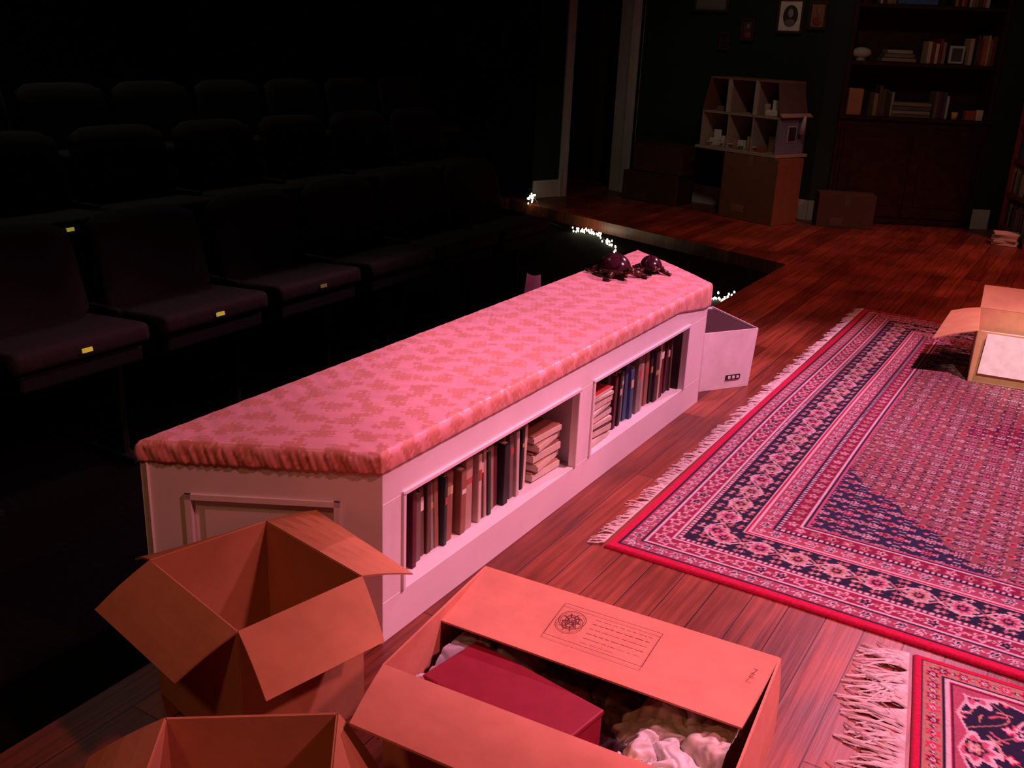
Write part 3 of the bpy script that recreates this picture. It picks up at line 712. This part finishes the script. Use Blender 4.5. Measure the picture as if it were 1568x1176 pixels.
# dollhouse
ed2=empty('dollhouse'); b=MB()
LW=.88;DP=.40
MQ=Matrix.Translation((-3.38,9.09,.592))@Matrix.Rotation(-.36,4,'Z')
wl=(.44,.33,.26); bl=(.16,.22,.33)
b.box((LW/2,DP/2,.012),(LW+.06,DP+.06,.024),col=wl,M=MQ)
b.box((LW/2,DP/2,.335),(LW,DP,.016),col=wl,M=MQ)
b.box((.008,DP/2,.17),(.016,DP,.33),col=wl,M=MQ); b.box((LW-.008,DP/2,.17),(.016,DP,.33),col=bl,M=MQ)
b.box((LW/2,DP-.005,.17),(LW,.01,.33),col=(.16,.10,.08),M=MQ)
b.box((LW*.36,DP/2,.17),(.012,DP,.32),col=wl,M=MQ); b.box((LW*.68,DP/2,.17),(.012,DP,.32),col=(.35,.3,.28),M=MQ)
b.box((LW+.002,DP*.5,.2),(.006,.12,.14),col=(.5,.48,.45),M=MQ); b.box((LW+.006,DP*.5,.2),(.004,.10,.12),col=(.03,.03,.04),M=MQ)
t0,t1=.07,LW-.05; zt=.64;ze=.345
b.sheet([MQ@Vector((0,0,ze)),MQ@Vector((0,DP,ze)),MQ@Vector((t0,DP-.05,zt)),MQ@Vector((t0,.0,zt))],.014,(.22,.08,.05))
b.sheet([MQ@Vector((LW,0,ze)),MQ@Vector((LW+.0,DP,ze)),MQ@Vector((t1,DP-.05,zt)),MQ@Vector((t1,0,zt))],.014,(.14,.10,.09))
b.sheet([MQ@Vector((LW+.03,0,ze)),MQ@Vector((LW+.03,DP+.04,ze)),MQ@Vector((LW+.0,DP+.03,ze+.03)),MQ@Vector((LW,0,ze+.03))],.01,(.4,.33,.28))
b.box(((t0+t1)/2,DP/2-.02,zt),(t1-t0+.02,DP-.04,.016),col=(.30,.14,.09),M=MQ)
b.box((LW/2,DP-.03,.49),(LW-.08,.01,.3),col=(.20,.12,.08),M=MQ)
for x in (LW*.33,LW*.68):
    b.box((x,.01,.49),(.03,.03,.29),col=(.5,.42,.35),M=MQ); b.box((x,DP/2,.49),(.01,DP-.06,.29),col=(.35,.24,.18),M=MQ)
fw=(.78,.74,.70)
for (x,y,z,sx,sy,sz,c) in ((.10,.10,.024,.09,.07,.07,fw),(.10,.13,.09,.09,.012,.08,fw),(.23,.10,.024,.07,.06,.10,fw),(.36,.08,.024,.05,.05,.09,(.4,.25,.15)),(.42,.1,.024,.06,.06,.08,fw),(.64,.1,.024,.10,.07,.05,(.4,.1,.06)),(.70,.2,.024,.08,.05,.14,(.3,.16,.1)),(.50,.12,.024,.05,.04,.12,(.5,.4,.3)),(.74,.1,.345,.12,.1,.05,fw),(.74,.15,.39,.12,.02,.09,fw),(.66,.1,.345,.04,.04,.1,(.5,.4,.3)),(.12,.12,.345,.06,.06,.04,(.3,.2,.15))):
    b.box((x,y,z+sz/2),(sx,sy,sz),col=c,M=MQ,bev=.004,seg=1)
for x in (.08,.21,.33,.45,.60): 
    b.cyl((x,.05,.024),(x,.05,.06),.004,.004,col=fw,M=MQ,n=6); b.cyl((x,.05,.06),(x,.05,.066),.03,.03,col=fw,M=MQ,n=12)
b.cyl((LW+.05,.3,.36),(LW+.03,.3,.20),.012,.03,col=(.5,.5,.52),M=MQ)
b.obj('house_body',[VC],ed2)
b=MB(); b.box((-5.3,10.5,.95),(.9,.5,1.9),rz=-.4,col=(.05,.03,.02),bev=.01); b.box((-5.2,10.26,.5),(.36,.02,.8),rz=-.4,col=(.07,.04,.03),bev=.01);b.box((-5.2,10.26,1.4),(.36,.02,.8),rz=-.4,col=(.07,.04,.03),bev=.01)
b.obj('hallway_cupboard',[VC])

# ------------------------------------------------------------------ lights
def spot(name,loc,tgt,energy,col,size=70,blend=.8,rad=.12):
    l=bpy.data.lights.new(name,'SPOT'); l.energy=energy; l.color=col; l.spot_size=math.radians(size); l.spot_blend=blend; l.shadow_soft_size=rad
    o=bpy.data.objects.new(name,l); o.location=loc; o.rotation_euler=(Vector(tgt)-Vector(loc)).to_track_quat('-Z','Y').to_euler(); COL.objects.link(o); return o
spot('stage_light_key',(1.2,3.7,4.2),(0.05,3.5,0),1120,(1,.35,.54),62,.32,.15)
spot('stage_light_back',(-.5,7.9,4.2),(-1.15,3.1,.5),860,(1,.33,.56),35,.45,.12)
spot('stage_light_front',(2.3,1.9,4.1),(-.85,1.6,.2),430,(1,.25,.29),38,.5,.15)
spot('stage_light_amber',(-.9,-1.6,4.1),(-1.2,1.3,.2),90,(1,.40,.16),40,.8,.2)
spot('stage_light_red',(1.2,7.2,4.2),(-.6,7.2,0),420,(1,.19,.14),72,.8,.2)
spot('stage_light_white',(1.2,1.2,4.2),(-.02,5.15,.16),700,(1,.80,.64),9,.5,.05)
spot('stage_light_set',(-1.4,5.2,4.3),(-2.4,9.4,.9),78,(1,.70,.53),56,1,.2)
spot('house_light',(-5.3,3.7,4.4),(-4.9,3.7,.5),42,(1,.92,.80),110,.8,.4)
w=bpy.data.worlds.new('world'); SC.world=w; w.use_nodes=True
w.node_tree.nodes['Background'].inputs[0].default_value=(.5,.35,.35,1); w.node_tree.nodes['Background'].inputs[1].default_value=.02

# ------------------------------------------------------------------ camera
cd=bpy.data.cameras.new('camera'); cam=bpy.data.objects.new('camera',cd); COL.objects.link(cam)
yaw,p,r=-0.529531,0.340020394,-0.0452896
fw_=Vector((math.sin(yaw)*math.cos(p),math.cos(yaw)*math.cos(p),-math.sin(p))); rt=Vector((math.cos(yaw),-math.sin(yaw),0)); dn_=fw_.cross(rt)
R_=rt*math.cos(r)+dn_*math.sin(r); D_=-rt*math.sin(r)+dn_*math.cos(r)
Mx=Matrix((( R_.x,-D_.x,-fw_.x,0),(R_.y,-D_.y,-fw_.y,0),(R_.z,-D_.z,-fw_.z,1.5),(0,0,0,1)))
cam.matrix_world=Mx; cd.sensor_width=36; cd.lens=1500/1568*36; cd.clip_start=.02
SC.camera=cam
